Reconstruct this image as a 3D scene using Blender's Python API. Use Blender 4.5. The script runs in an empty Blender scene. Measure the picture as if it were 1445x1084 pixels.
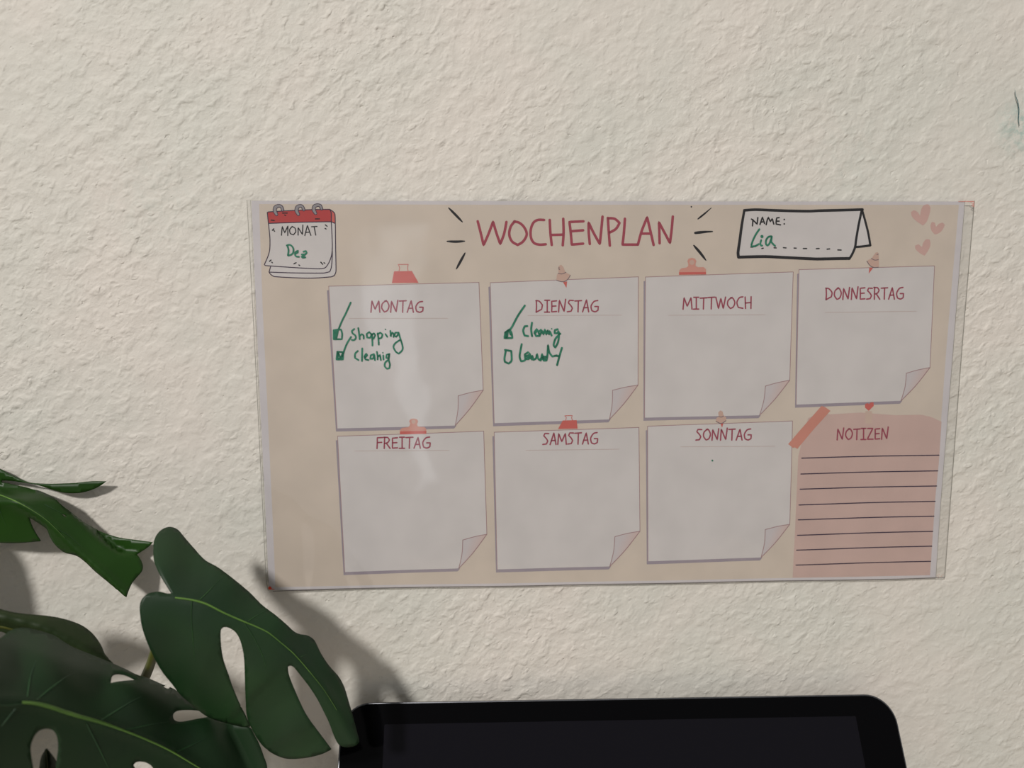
import bpy, math
import numpy as np
from mathutils import Vector, Matrix
from mathutils.geometry import delaunay_2d_cdt

S = bpy.context.scene
COL = S.collection

# ------------------------------------------------------------------ camera
CAM = np.array([-0.05659323594543163, -0.32918028918110687, 0.05425134044105098])
RW = np.array([[0.9993079580897626, -0.037026892233046144, -0.0035516404705100042],
               [-0.008773389324606796, -0.1418353313598236, -0.9898513860261084],
               [0.03614737249411433, 0.9891975273066606, -0.14206202670721094]])
FPX = 1085.0
cam = bpy.data.cameras.new('camera')
cam.sensor_width = 36.0
cam.lens = FPX / 1445 * 36.0
cam.clip_start = 0.01
cam.dof.use_dof = True
cam.dof.focus_distance = 0.325
cam.dof.aperture_fstop = 10
co = bpy.data.objects.new('camera', cam)
COL.objects.link(co)
rm = Matrix([[RW[0][0], -RW[1][0], -RW[2][0], CAM[0]],
             [RW[0][1], -RW[1][1], -RW[2][1], CAM[1]],
             [RW[0][2], -RW[1][2], -RW[2][2], CAM[2]],
             [0, 0, 0, 1]])
co.matrix_world = rm
S.camera = co

# ------------------------------------------------------------------ light, exposure
S.view_settings.view_transform = 'Standard'
S.view_settings.look = 'None'
S.view_settings.exposure = 0.0
S.view_settings.gamma = 1.0
S.view_settings.use_curve_mapping = False
world = bpy.data.worlds.new('room_light')
S.world = world
world.use_nodes = True
world.node_tree.nodes['Background'].inputs[0].default_value = (1.0, 0.975, 0.955, 1)
world.node_tree.nodes['Background'].inputs[1].default_value = 0.24


def area(name, loc, target, size, power, color, size_y=None):
    l = bpy.data.lights.new(name, 'AREA')
    l.energy = power
    l.color = color
    l.size = size
    if size_y:
        l.shape = 'RECTANGLE'
        l.size_y = size_y
    else:
        l.shape = 'DISK'
    o = bpy.data.objects.new(name, l)
    o.location = loc
    o.rotation_euler = (Vector(target) - Vector(loc)).to_track_quat('-Z', 'Y').to_euler()
    COL.objects.link(o)
    return o


area('ceiling_lamp', (-1.13, -2.27, 1.58), (-0.05, 0, -0.05), 0.26, 56.0, (1.0, 0.965, 0.925))
# added faint upright light, no known source; gives the glossy film its soft reflection
area('film_reflection_light', (-0.315, -2.10, -0.22), (-0.09, 0, 0.0), 0.10, 0.26, (0.93, 0.97, 1.0), 0.85)

# ------------------------------------------------------------------ helpers


def at(p, y=0.0):
    """Points of the photograph (N,2) -> world points on the plane(s) y."""
    p = np.atleast_2d(np.asarray(p, float))
    d = np.c_[(p[:, 0] - 722.5) / FPX, (p[:, 1] - 542.0) / FPX, np.ones(len(p))] @ RW
    t = (y - CAM[1]) / d[:, 1]
    return CAM + t[:, None] * d


def crop(ox, oy, s, pts):
    return [(ox + x / s, oy + y / s) for x, y in pts]


def mat(name, col, rough=0.5, metal=0.0, spec=0.5, bump=None, **kw):
    m = bpy.data.materials.new(name)
    m.use_nodes = True
    b = m.node_tree.nodes['Principled BSDF']
    b.inputs['Base Color'].default_value = (*col, 1)
    b.inputs['Roughness'].default_value = rough
    b.inputs['Metallic'].default_value = metal
    b.inputs['Specular IOR Level'].default_value = spec
    for k, v in kw.items():
        b.inputs[k].default_value = v
    return m


def srgb(r, g, b, k=1.0):
    f = lambda c: ((c / 255 + 0.055) / 1.055) ** 2.4 if c > 10 else c / 255 / 12.92
    return (f(r) * k, f(g) * k, f(b) * k)


def node(m, kind, **kw):
    n = m.node_tree.nodes.new(kind)
    for k, v in kw.items():
        if k in n.inputs:
            n.inputs[k].default_value = v
        else:
            setattr(n, k, v)
    return n


def link(m, a, b):
    m.node_tree.links.new(a, b)


def mottle(m, c1, c2, scale, lo=0.4, hi=0.6, detail=3):
    """Procedural two-tone base colour."""
    tc = node(m, 'ShaderNodeTexCoord')
    n = node(m, 'ShaderNodeTexNoise')
    n.inputs['Scale'].default_value = scale
    n.inputs['Detail'].default_value = detail
    r = node(m, 'ShaderNodeValToRGB')
    r.color_ramp.elements[0].position = lo
    r.color_ramp.elements[1].position = hi
    r.color_ramp.elements[0].color = (*c1, 1)
    r.color_ramp.elements[1].color = (*c2, 1)
    link(m, tc.outputs['Object'], n.inputs['Vector'])
    link(m, n.outputs['Fac'], r.inputs['Fac'])
    link(m, r.outputs['Color'], m.node_tree.nodes['Principled BSDF'].inputs['Base Color'])
    return n


def mesh_obj(name, verts, faces, m, parent=None, origin=None, smooth=False):
    verts = np.asarray(verts, float)
    me = bpy.data.meshes.new(name)
    o = bpy.data.objects.new(name, me)
    if origin is None:
        origin = verts.mean(axis=0)
    origin = np.asarray(origin, float)
    me.from_pydata([tuple(v) for v in verts - origin], [], [tuple(int(i) for i in f) for f in faces])
    me.materials.append(m)
    if smooth:
        me.polygons.foreach_set('use_smooth', [True] * len(me.polygons))
    me.update()
    o['_o'] = tuple(origin)
    if parent is not None:
        po = np.array(parent['_o'])
        o.parent = parent
        o.location = tuple(origin - po)
    else:
        o.location = tuple(origin)
    COL.objects.link(o)
    return o


def thing(name, label, cat, loc):
    o = bpy.data.objects.new(name, None)
    o.empty_display_size = 0.02
    o.location = loc
    o['_o'] = tuple(loc)
    o['label'] = label
    o['category'] = cat
    COL.objects.link(o)
    return o


def catmull(pts, step=3.0, closed=False, corner=55):
    """Smooth a polyline but keep its sharp corners."""
    P = [np.array(p, float) for p in pts]
    n = len(P)
    if n < 3:
        a, b = P
        k = max(1, int(np.linalg.norm(b - a) / step))
        return [tuple(a + (b - a) * i / k) for i in range(k + 1)]

    def sharp(i):
        if not closed and (i == 0 or i == n - 1):
            return True
        a = P[i] - P[(i - 1) % n]
        b = P[(i + 1) % n] - P[i]
        la, lb = np.linalg.norm(a), np.linalg.norm(b)
        if la < 1e-9 or lb < 1e-9:
            return True
        return math.degrees(math.acos(max(-1, min(1, float(a @ b) / la / lb)))) > corner
    sh = [sharp(i) for i in range(n)]
    out = []
    m = n if closed else n - 1
    for i in range(m):
        p1, p2 = P[i], P[(i + 1) % n]
        p0 = P[(i - 1) % n] if not sh[i] else p1
        p3 = P[(i + 2) % n] if not sh[(i + 1) % n] else p2
        L = np.linalg.norm(p2 - p1)
        k = max(1, int(math.ceil(L / step)))
        t1 = (p2 - p0) * 0.5
        t2 = (p3 - p1) * 0.5
        for q, t in ((p1, t1), (p2, t2)):
            lt = np.linalg.norm(t)
            if lt > L:
                t *= L / lt
        for j in range(k):
            u = j / k
            h = (2 * u**3 - 3 * u**2 + 1) * p1 + (u**3 - 2 * u**2 + u) * t1 + (-2 * u**3 + 3 * u**2) * p2 + (u**3 - u**2) * t2
            out.append(tuple(h))
    if not closed:
        out.append(tuple(P[-1]))
    return out


def inside(poly, q):
    q = np.asarray(q)
    poly = np.asarray(poly)
    x, y = q[:, 0], q[:, 1]
    r = np.zeros(len(q), bool)
    x0, y0 = poly[:, 0], poly[:, 1]
    x1, y1 = np.roll(x0, -1), np.roll(y0, -1)
    for a, b, c, d in zip(x0, y0, x1, y1):
        if b == d:
            continue
        m = (b > y) != (d > y)
        r ^= m & (x < (c - a) * (y - b) / (d - b) + a)
    return r


def fill(outline, holes=(), step=12.0):
    """Triangulated region with inner grid points; returns points (N,2), faces."""
    loops = [list(outline)] + [list(h) for h in holes]
    pts, edges = [], []
    for lp in loops:
        b = len(pts)
        pts += lp
        edges += [(b + i, b + (i + 1) % len(lp)) for i in range(len(lp))]
    o = np.array(outline)
    gx = np.arange(o[:, 0].min() + step / 2, o[:, 0].max(), step)
    gy = np.arange(o[:, 1].min() + step / 2, o[:, 1].max(), step)
    if len(gx) and len(gy):
        X, Y = np.meshgrid(gx, gy)
        X[1::2] += step / 2
        g = np.c_[X.ravel(), Y.ravel()]
        k = inside(outline, g)
        for h in holes:
            k &= ~inside(h, g)
        g = g[k]
        if len(g):
            bp = np.array(pts)
            d = np.sqrt(((g[:, None, :] - bp[None]) ** 2).sum(2)).min(1)
            g = g[d > step * 0.35]
            pts += [tuple(p) for p in g]
    r = delaunay_2d_cdt([Vector(p) for p in pts], edges, [], 0, 1e-5)
    v = np.array([tuple(p) for p in r[0]])
    f = np.array([t for t in r[2]])
    c = v[f].mean(1)
    k = inside(outline, c)
    for h in holes:
        k &= ~inside(h, c)
    f = f[k]
    a, b, c = v[f[:, 0]], v[f[:, 1]], v[f[:, 2]]
    # counter-clockwise as seen by the camera (photo y points down)
    s = (b[:, 0] - a[:, 0]) * (c[:, 1] - a[:, 1]) - (b[:, 1] - a[:, 1]) * (c[:, 0] - a[:, 0])
    f[s > 0] = f[s > 0][:, ::-1]
    return v, [tuple(t) for t in f]


def ribbon(pts, w, taper=None, caps=True):
    """Flat stroke: list of points and width (or list of widths) -> pts, faces."""
    P = np.array(pts, float)
    keep = [0] + [i for i in range(1, len(P)) if np.linalg.norm(P[i] - P[i - 1]) > 1e-4]
    P = P[keep]
    n = len(P)
    W = np.full(n, float(w)) if np.isscalar(w) else np.interp(np.linspace(0, 1, n), np.linspace(0, 1, len(w)), w)
    T = np.gradient(P, axis=0) if n > 2 else np.array([P[1] - P[0]] * 2)
    T /= np.maximum(np.linalg.norm(T, axis=1), 1e-9)[:, None]
    N = np.c_[-T[:, 1], T[:, 0]]
    L, R = P + N * W[:, None] / 2, P - N * W[:, None] / 2
    V = list(map(tuple, np.r_[L, R]))
    F = [(i, i + 1, n + i + 1, n + i) for i in range(n - 1)]
    if caps:
        for e, sg in ((0, -1), (n - 1, 1)):
            b = len(V)
            c = P[e]
            a0 = math.atan2(*(N[e][::-1]))
            K = 5
            for j in range(1, K):
                a = a0 - sg * math.pi * j / K
                V.append((c[0] + W[e] / 2 * math.cos(a), c[1] + W[e] / 2 * math.sin(a)))
            ring = [e] + list(range(b, b + K - 1)) + [n + e]
            F.append(tuple(ring if sg > 0 else ring[::-1]))
    return V, F


# ================================================================== WALL
def wall_material():
    m = bpy.data.materials.new('rough_painted_plaster')
    m.use_nodes = True
    b = m.node_tree.nodes['Principled BSDF']
    out = m.node_tree.nodes['Material Output']
    b.inputs['Roughness'].default_value = 0.62
    b.inputs['Specular IOR Level'].default_value = 0.35
    tc = node(m, 'ShaderNodeTexCoord')
    mp = node(m, 'ShaderNodeMapping')
    mp.vector_type = 'TEXTURE'
    mp.inputs['Rotation'].default_value = (0, math.radians(-36), 0)
    mp.inputs['Scale'].default_value = (1.14, 1, 0.9)
    link(m, tc.outputs['Object'], mp.inputs['Vector'])

    def noise(scale, detail, rough, dist, vec=mp.outputs[0]):
        n = node(m, 'ShaderNodeTexNoise')
        n.inputs['Scale'].default_value = scale
        n.inputs['Detail'].default_value = detail
        n.inputs['Roughness'].default_value = rough
        n.inputs['Distortion'].default_value = dist
        link(m, vec, n.inputs['Vector'])
        return n.outputs['Fac']

    def mth(op, a, b_=0.0, c=None):
        n = node(m, 'ShaderNodeMath')
        n.operation = op
        for i, v in enumerate((a, b_)):
            if hasattr(v, 'links') or hasattr(v, 'is_linked'):
                link(m, v, n.inputs[i])
            else:
                n.inputs[i].default_value = v
        return n.outputs[0]

    def smooth(v, lo, hi):
        n = node(m, 'ShaderNodeMapRange')
        n.interpolation_type = 'SMOOTHSTEP'
        n.inputs['From Min'].default_value = lo
        n.inputs['From Max'].default_value = hi
        link(m, v, n.inputs['Value'])
        return n.outputs['Result']

    big = noise(34, 2, 0.5, 0.0)
    rug = smooth(noise(9, 2, 0.5, 0.0, tc.outputs['Object']), 0.35, 0.65)      # some areas are rougher
    rug = mth('ADD', mth('MULTIPLY', rug, 0.55), 0.6)
    a = noise(92, 2, 0.5, 0.15)
    c = smooth(noise(170, 2, 0.5, 0.25), 0.42, 0.70)
    d = noise(330, 4, 0.66, 0.1)
    e = smooth(noise(230, 1, 0.5, 0.0), 0.63, 0.76)
    g = smooth(noise(290, 2, 0.5, 0.2), 0.34, 0.24)
    h = mth('ADD', mth('MULTIPLY', big, 0.8), mth('MULTIPLY', a, 1.0))
    hh = mth('ADD', mth('MULTIPLY', c, 0.36), mth('MULTIPLY', d, 0.42))
    hh = mth('ADD', hh, mth('MULTIPLY', e, 0.24))
    hh = mth('SUBTRACT', hh, mth('MULTIPLY', g, 0.22))
    h = mth('ADD', h, mth('MULTIPLY', hh, rug))
    h = mth('SUBTRACT', h, 1.25)
    dn = node(m, 'ShaderNodeDisplacement')
    dn.inputs['Midlevel'].default_value = 0
    dn.inputs['Scale'].default_value = 0.00112
    link(m, h, dn.inputs['Height'])
    link(m, dn.outputs[0], out.inputs['Displacement'])
    m.displacement_method = 'BOTH'
    # colour: warm off-white paint, faint greenish smudges
    r = node(m, 'ShaderNodeValToRGB')
    r.color_ramp.elements[0].position = 0.36
    r.color_ramp.elements[1].position = 0.64
    r.color_ramp.elements[0].color = (0.71, 0.695, 0.63, 1)
    r.color_ramp.elements[1].color = (0.77, 0.72, 0.655, 1)
    link(m, noise(13, 3, 0.55, 0.2, tc.outputs['Object']), r.inputs['Fac'])
    last = r.outputs['Color']
    for (px, py, rad, amt) in ((1446, 178, 0.017, 0.75), (1200, 215, 0.03, 0.10), (215, 285, 0.035, 0.10), (700, 915, 0.02, 0.06)):
        p = at((px, py))[0]
        vm = node(m, 'ShaderNodeVectorMath')
        vm.operation = 'DISTANCE'
        vm.inputs[1].default_value = tuple(p - WALL_O)
        link(m, tc.outputs['Object'], vm.inputs[0])
        g = node(m, 'ShaderNodeMapRange')
        g.interpolation_type = 'SMOOTHSTEP'
        g.inputs['From Min'].default_value = rad
        g.inputs['From Max'].default_value = 0.0
        link(m, vm.outputs['Value'], g.inputs['Value'])
        f = mth('MULTIPLY', g.outputs[0], mth('MULTIPLY', smooth(noise(260, 4, 0.7, 0.0, tc.outputs['Object']), 0.38, 0.66), amt))
        mx = node(m, 'ShaderNodeMix')
        mx.data_type = 'RGBA'
        link(m, f, mx.inputs[0])
        link(m, last, mx.inputs[6])
        mx.inputs[7].default_value = (0.33, 0.50, 0.45, 1)
        last = mx.outputs[2]
    link(m, last, b.inputs['Base Color'])
    return m


WALL_O = np.array([0.0, 0.0, 0.0])
DESK_Z = -0.2865


def build_wall():
    xs = np.r_[np.linspace(-1.4, -0.34, 30)[:-1], np.arange(-0.34, 0.265, 0.0008), np.linspace(0.266, 1.4, 30)]
    zs = np.r_[np.linspace(-1.04, -0.22, 26)[:-1], np.arange(-0.22, 0.195, 0.0008), np.linspace(0.196, 1.35, 30)]
    nx, nz = len(xs), len(zs)
    X, Z = np.meshgrid(xs, zs)
    v = np.zeros((nx * nz, 3), np.float32)
    v[:, 0] = X.ravel()
    v[:, 2] = Z.ravel()
    i = (np.arange(nz - 1)[:, None] * nx + np.arange(nx - 1)[None]).ravel()
    q = np.c_[i, i + 1, i + 1 + nx, i + nx].astype(np.int32)
    me = bpy.data.meshes.new('wall_back')
    me.vertices.add(len(v))
    me.vertices.foreach_set('co', v.ravel())
    me.loops.add(q.size)
    me.loops.foreach_set('vertex_index', q.ravel())
    me.polygons.add(len(q))
    me.polygons.foreach_set('loop_start', np.arange(0, q.size, 4, dtype=np.int32))
    me.polygons.foreach_set('loop_total', np.full(len(q), 4, np.int32))
    me.polygons.foreach_set('use_smooth', np.ones(len(q), bool))
    me.update(calc_edges=True)
    me.materials.append(wall_material())
    o = bpy.data.objects.new('wall_back', me)
    o['kind'] = 'structure'
    o['_o'] = (0.0, 0.0, 0.0)
    COL.objects.link(o)
    return o


wall = build_wall()
# dried green pen line on the wall at the far right
M_penwall = mat('old_teal_pen', srgb(70, 105, 108), 0.7)
mottle(M_penwall, srgb(60, 95, 100), srgb(120, 140, 136), 900)
V, F = ribbon(catmull(crop(1145, 0, 3.613, [(1037, 458), (1042, 490), (1052, 520), (1058, 560), (1056, 605), (1060, 642)]), 2),
              [0.5, 1.2, 1.4, 1.5, 1.6, 0.6])
mesh_obj('pen_line', at(V, -0.00075), F, M_penwall, wall)

# floor and desk below the frame
M_floor = mat('laminate_floor', (0.30, 0.22, 0.15), 0.5)
mottle(M_floor, (0.26, 0.18, 0.12), (0.36, 0.27, 0.19), 9)
fl = mesh_obj('floor', [(-1.4, -2.4, -1.04), (1.4, -2.4, -1.04), (1.4, 0.0, -1.04), (-1.4, 0.0, -1.04)], [(0, 1, 2, 3)], M_floor)
fl['kind'] = 'structure'


def box(x0, x1, y0, y1, z0, z1):
    v = [(x0, y0, z0), (x1, y0, z0), (x1, y1, z0), (x0, y1, z0), (x0, y0, z1), (x1, y0, z1), (x1, y1, z1), (x0, y1, z1)]
    f = [(0, 3, 2, 1), (4, 5, 6, 7), (0, 1, 5, 4), (1, 2, 6, 5), (2, 3, 7, 6), (3, 0, 4, 7)]
    return v, f


def bevel(o, w, seg=3):
    b = o.modifiers.new('edge', 'BEVEL')
    b.width = w
    b.segments = seg
    b.limit_method = 'ANGLE'
    return o


M_desk = mat('pale_desk', (0.52, 0.47, 0.40), 0.45)
mottle(M_desk, (0.48, 0.43, 0.36), (0.58, 0.52, 0.45), 30)
desk = thing('desk', 'pale desk top standing below the planner against the wall', 'desk', (0, -0.30, -1.04))
bevel(mesh_obj('desktop', *box(-0.60, 0.60, -0.56, -0.003, DESK_Z - 0.025, DESK_Z), M_desk, desk), 0.002)
for sx in (-0.56, 0.56):
    for sy in (-0.52, -0.045):
        bevel(mesh_obj('leg', *box(sx - 0.02, sx + 0.02, sy - 0.02, sy + 0.02, -1.04, DESK_Z - 0.025), M_desk, desk), 0.003)

# ================================================================== PLANNER
YP = -0.0019      # plane of the paper in front of the mean wall surface


def warp(v):
    """The laminated sheet is not quite flat: shallow waves, lower left corner a little off the wall."""
    x, z = v[:, 0], v[:, 2]
    w = 0.00022 * np.sin(x * 38 + 1.1) * np.cos(z * 29 + 0.4) + 0.00012 * np.sin(x * 83 + z * 47)
    c = np.clip(1 - np.hypot(x + 0.165, z + 0.09) / 0.06, 0, 1)
    return w - 0.0011 * c * c


STEP = 0.000016


def surf(px, lvl):
    v = at(px, YP)
    v[:, 1] = YP - lvl * STEP + warp(v)
    return v


planner = thing('weekly_planner', 'laminated pink and beige weekly planner sheet fixed to the rough plaster wall', 'planner', (0.0, YP, 0.0))


def pmat(name, rgb, k=1.0, rough=0.55):
    c = srgb(*rgb, k)
    m = mat(name, c, rough, spec=0.25)
    mottle(m, tuple(x * 0.965 for x in c), tuple(min(1, x * 1.03) for x in c), 60, 0.35, 0.65)
    return m


# paper colours are the print's own; the photograph is exposed a bit under white
M_white = pmat('paper_white', (212, 207, 210))
M_beige = pmat('print_beige', (213, 200, 187))
M_note = pmat('print_note_white', (214, 209, 208))
M_shadow = pmat('print_lilac_grey', (160, 150, 160))
M_rose = pmat('print_rose_line', (170, 138, 140))
M_rule = pmat('print_pale_rule', (200, 184, 181))
M_title = pmat('print_raspberry', (164, 70, 86))
M_head = pmat('print_heading_red', (160, 74, 92))
M_black = pmat('print_black', (28, 26, 30))
M_navy = pmat('print_dark_plum', (60, 42, 66))
M_red = pmat('print_red', (186, 66, 66))
M_coral = pmat('print_coral', (206, 104, 96))
M_salmon = pmat('print_salmon', (212, 154, 140))
M_peach = pmat('print_peach', (204, 172, 158))
M_heart = pmat('print_dusty_pink', (208, 172, 164))
M_notes = pmat('print_notes_pink', (206, 178, 170))
M_grey = pmat('print_grey', (150, 146, 150))
M_greyline = pmat('print_grey_line', (120, 105, 112))
M_ghost = pmat('print_ghost_pink', (206, 182, 168))
M_tape = pmat('print_tape', (208, 142, 126))
M_green = mat('green_marker', srgb(28, 118, 82), 0.35)
mottle(M_green, srgb(38, 108, 84), srgb(56, 130, 104), 420)
M_redpen = mat('red_marker', srgb(226, 74, 50), 0.4)
M_pinkpen = mat('pink_marker_trace', srgb(214, 140, 130), 0.5)

M_curl = mat('print_curl_gradient', srgb(205, 185, 182), 0.5, spec=0.25)
_tc = node(M_curl, 'ShaderNodeTexCoord')
_sp = node(M_curl, 'ShaderNodeSeparateXYZ')
_ad = node(M_curl, 'ShaderNodeMath')
_ad.operation = 'SUBTRACT'
_rp = node(M_curl, 'ShaderNodeValToRGB')
_rp.color_ramp.elements[0].position = -0.0
_rp.color_ramp.elements[1].position = 0.55
_rp.color_ramp.elements[0].color = (*srgb(205, 198, 200), 1)
_rp.color_ramp.elements[1].color = (*srgb(210, 186, 180), 1)
link(M_curl, _tc.outputs['Generated'], _sp.inputs[0])
_m2 = node(M_curl, 'ShaderNodeMath')
_m2.operation = 'MULTIPLY'
_m2.inputs[1].default_value = 0.45
link(M_curl, _sp.outputs['Z'], _m2.inputs[0])
link(M_curl, _sp.outputs['X'], _ad.inputs[0])
link(M_curl, _m2.outputs[0], _ad.inputs[1])
link(M_curl, _ad.outputs[0], _rp.inputs['Fac'])
link(M_curl, _rp.outputs['Color'], M_curl.node_tree.nodes['Principled BSDF'].inputs['Base Color'])


def dens(pts, step=10, closed=True):
    out = []
    n = len(pts)
    for i in range(n if closed else n - 1):
        a, b = np.array(pts[i], float), np.array(pts[(i + 1) % n], float)
        k = max(1, int(np.linalg.norm(b - a) / step))
        out += [tuple(a + (b - a) * j / k) for j in range(k)]
    if not closed:
        out.append(tuple(pts[-1]))
    return out


def patch(name, outline, m, lvl, parent=None, curve=False, step=12, holes=()):
    o = catmull(outline, 3, True) if curve else dens(outline, step)
    v, f = fill(o, holes, step)
    return mesh_obj(name, surf(v, lvl), f, m, parent or planner)


class Ink:
    """Collects several strokes of one drawing into one mesh."""

    def __init__(s):
        s.v, s.f, s.n = [], [], 0

    def stroke(s, pts, w, lvl, smooth=True, corner=55):
        p = catmull(pts, 2.0, corner=corner) if smooth else dens(pts, 6, False)
        V, F = ribbon(p, w)
        s.v.append(surf(np.array(V), lvl))
        s.f += [tuple(i + s.n for i in q) for q in F]
        s.n += len(V)
        return s

    def blob(s, c, r, lvl):
        K = 10
        V = np.array([(c[0] + r * math.cos(-2 * math.pi * k / K), c[1] + r * math.sin(-2 * math.pi * k / K)) for k in range(K)])
        s.v.append(surf(V, lvl))
        s.f.append(tuple(s.n + k for k in range(K)))
        s.n += K
        return s

    def make(s, name, m, parent=None):
        return mesh_obj(name, np.concatenate(s.v), s.f, m, parent or planner)


# paper and printed ground
PAPER = [(355, 283.5), (700, 283.8), (1000, 284.3), (1361, 284.5), (1344.5, 500), (1328, 700), (1320.5, 815), (1263, 817), (1080, 819.8), (700, 827),
         (494, 830), (384, 832.5), (380, 828), (366.5, 560)]
pv, pf = fill(dens(PAPER, 10), (), 12)
paper = mesh_obj('paper', surf(pv, 0), pf, M_white, planner)
sol = paper.modifiers.new('thickness', 'SOLIDIFY')
sol.thickness = 0.0003
sol.offset = -1
BEIGE = [(366, 288), (700, 289), (1353, 289), (1352, 300), (1335, 500), (1320, 700), (1312.5, 812), (1080, 816.5), (700, 823.5), (389, 828),
         (388, 800), (376.5, 560), (370.5, 435)]
patch('printed_background', BEIGE, M_beige, 1)

# --- stroke letters (unit box, y up), widths relative to cap height
G = {
    'M': (0.92, [[(0, 0), (0.1, 1), (0.42, 0.25), (0.8, 1), (0.9, 0)]]),
    'O': (0.80, [[(0.5, 1), (0.12, 0.75), (0.05, 0.35), (0.32, 0.02), (0.62, 0.15), (0.78, 0.55), (0.6, 0.92), (0.36, 0.98)]]),
    'N': (0.78, [[(0.02, 0), (0.1, 1), (0.58, 0.04), (0.74, 1.08)]]),
    'T': (0.66, [[(0, 0.97), (0.68, 1.0)], [(0.36, 0.98), (0.32, 0)]]),
    'A': (0.68, [[(0, 0), (0.4, 1.02), (0.62, 0)], [(0.12, 0.34), (0.56, 0.36)]]),
    'G': (0.84, [[(0.74, 0.98), (0.36, 0.9), (0.06, 0.5), (0.14, 0.1), (0.46, 0.0), (0.76, 0.12), (0.8, 0.46), (0.45, 0.46)]]),
    'D': (0.76, [[(0.05, 1), (0.08, 0.5), (0.04, 0.0)], [(0.02, 1.0), (0.35, 0.95), (0.68, 0.62), (0.6, 0.25), (0.04, 0.0)]]),
    'I': (0.54, [[(0.03, 1), (0.52, 1)], [(0.28, 1), (0.28, 0)], [(0, 0.0), (0.52, 0.0)]]),
    'E': (0.62, [[(0.56, 1), (0.06, 0.96), (0.08, 0.5), (0.06, 0.02), (0.56, 0.05)], [(0.06, 0.52), (0.5, 0.54)]]),
    'S': (0.64, [[(0.62, 0.98), (0.22, 1.0), (0.1, 0.78), (0.36, 0.55), (0.52, 0.32), (0.38, 0.06), (0.0, 0.02)]]),
    'W': (1.0, [[(0, 1), (0.26, 0.02), (0.5, 0.9), (0.74, 0.02), (0.98, 1)]]),
    'C': (0.72, [[(0.66, 0.98), (0.32, 0.92), (0.06, 0.52), (0.2, 0.1), (0.66, 0.02)]]),
    'H': (0.72, [[(0.04, 1), (0.08, 0)], [(0.64, 1.02), (0.62, 0)], [(0.06, 0.48), (0.63, 0.52)]]),
    'R': (0.68, [[(0.1, 1.0), (0.06, 0)], [(0.02, 1.0), (0.42, 0.98), (0.58, 0.76), (0.4, 0.52), (0.08, 0.44)], [(0.26, 0.48), (0.64, 0.0)]]),
    'F': (0.56, [[(0.58, 1), (0.06, 0.98), (0.06, 0.5), (0.03, 0)], [(0.06, 0.54), (0.5, 0.56)]]),
    'Z': (0.68, [[(0.06, 1), (0.62, 1.0), (0.02, 0.02), (0.64, 0.02)]]),
}


def word(txt, p0, p1, h, w, m, lvl, parent):
    gap = 0.13
    tot = sum(G[c][0] for c in txt) + gap * (len(txt) - 1)
    p0, p1 = np.array(p0, float), np.array(p1, float)
    ex = (p1 - p0) / tot
    ey = np.array([0, -h])
    x = 0
    ink = Ink()
    for i, c in enumerate(txt):
        gw, st = G[c]
        for s in st:
            k = 1.0 + 0.03 * math.sin(i * 2.3)
            ink.stroke([tuple(p0 + ex * (x + a) + ey * b * k) for a, b in s], w, lvl, corner=50)
        x += gw + gap
    return ink.make('heading_lettering', m, parent)


# --- seven day squares
def line_segs(ink, pts, w, lvl):
    for a, b in zip(pts[:-1], pts[1:]):
        ink.stroke([a, b], w, lvl, smooth=False)


DAYS = [
    ('MONTAG', (464, 404), (675.8, 398.6), (681.9, 550.6), (646.6, 558.6), (642.4, 600.5), (475.6, 604.8), (523.5, 440.6), (597.6, 440.8), 16.0, ((493, 449.4), (631.8, 449.3))),
    ('DIENSTAG', (691.8, 399), (900.7, 390.7), (900.5, 543.6), (864.4, 551), (860, 592), (697.4, 597.3), (756, 440.6), (844.9, 440), 16.3, ((744.7, 445.3), (877.6, 444.8))),
    ('MITTWOCH', (910.7, 391), (1119.5, 383.8), (1114.2, 536.6), (1079.9, 544.8), (1071.5, 586), (909.8, 589.7), (963.7, 436.5), (1061, 435.3), 16.3, ((943, 445), (1080, 444.2))),
    ('DONNESRTAG', (1127.6, 380.6), (1318.9, 375.3), (1312.2, 518.7), (1278.7, 526.7), (1271, 565.6), (1123.2, 571), (1165, 423), (1275.4, 422), 16.2, ((1164, 441), (1293, 439.3))),
    ('FREITAG', (476.3, 615.8), (682.5, 608.5), (687, 753.8), (653, 762), (647.4, 802.3), (486.6, 807.2), (531.6, 632.9), (607.8, 632.1), 15.4, ((500.7, 636.6), (634, 635.3))),
    ('SAMSTAG', (697.4, 610), (901.7, 603.5), (903, 749.6), (867.6, 757.4), (860.5, 799.5), (701.5, 803.5), (766, 627.6), (843.9, 626.4), 15.8, ((742.3, 635.6), (873.8, 634))),
    ('SONNTAG', (914, 601.8), (1118, 594), (1114.2, 739.8), (1079.9, 747.4), (1074, 787), (914.2, 792), (982.2, 621.6), (1060.4, 620.8), 15.4, ((960.8, 630.8), (1093.6, 629.6))),
]
squares = {}
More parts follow.
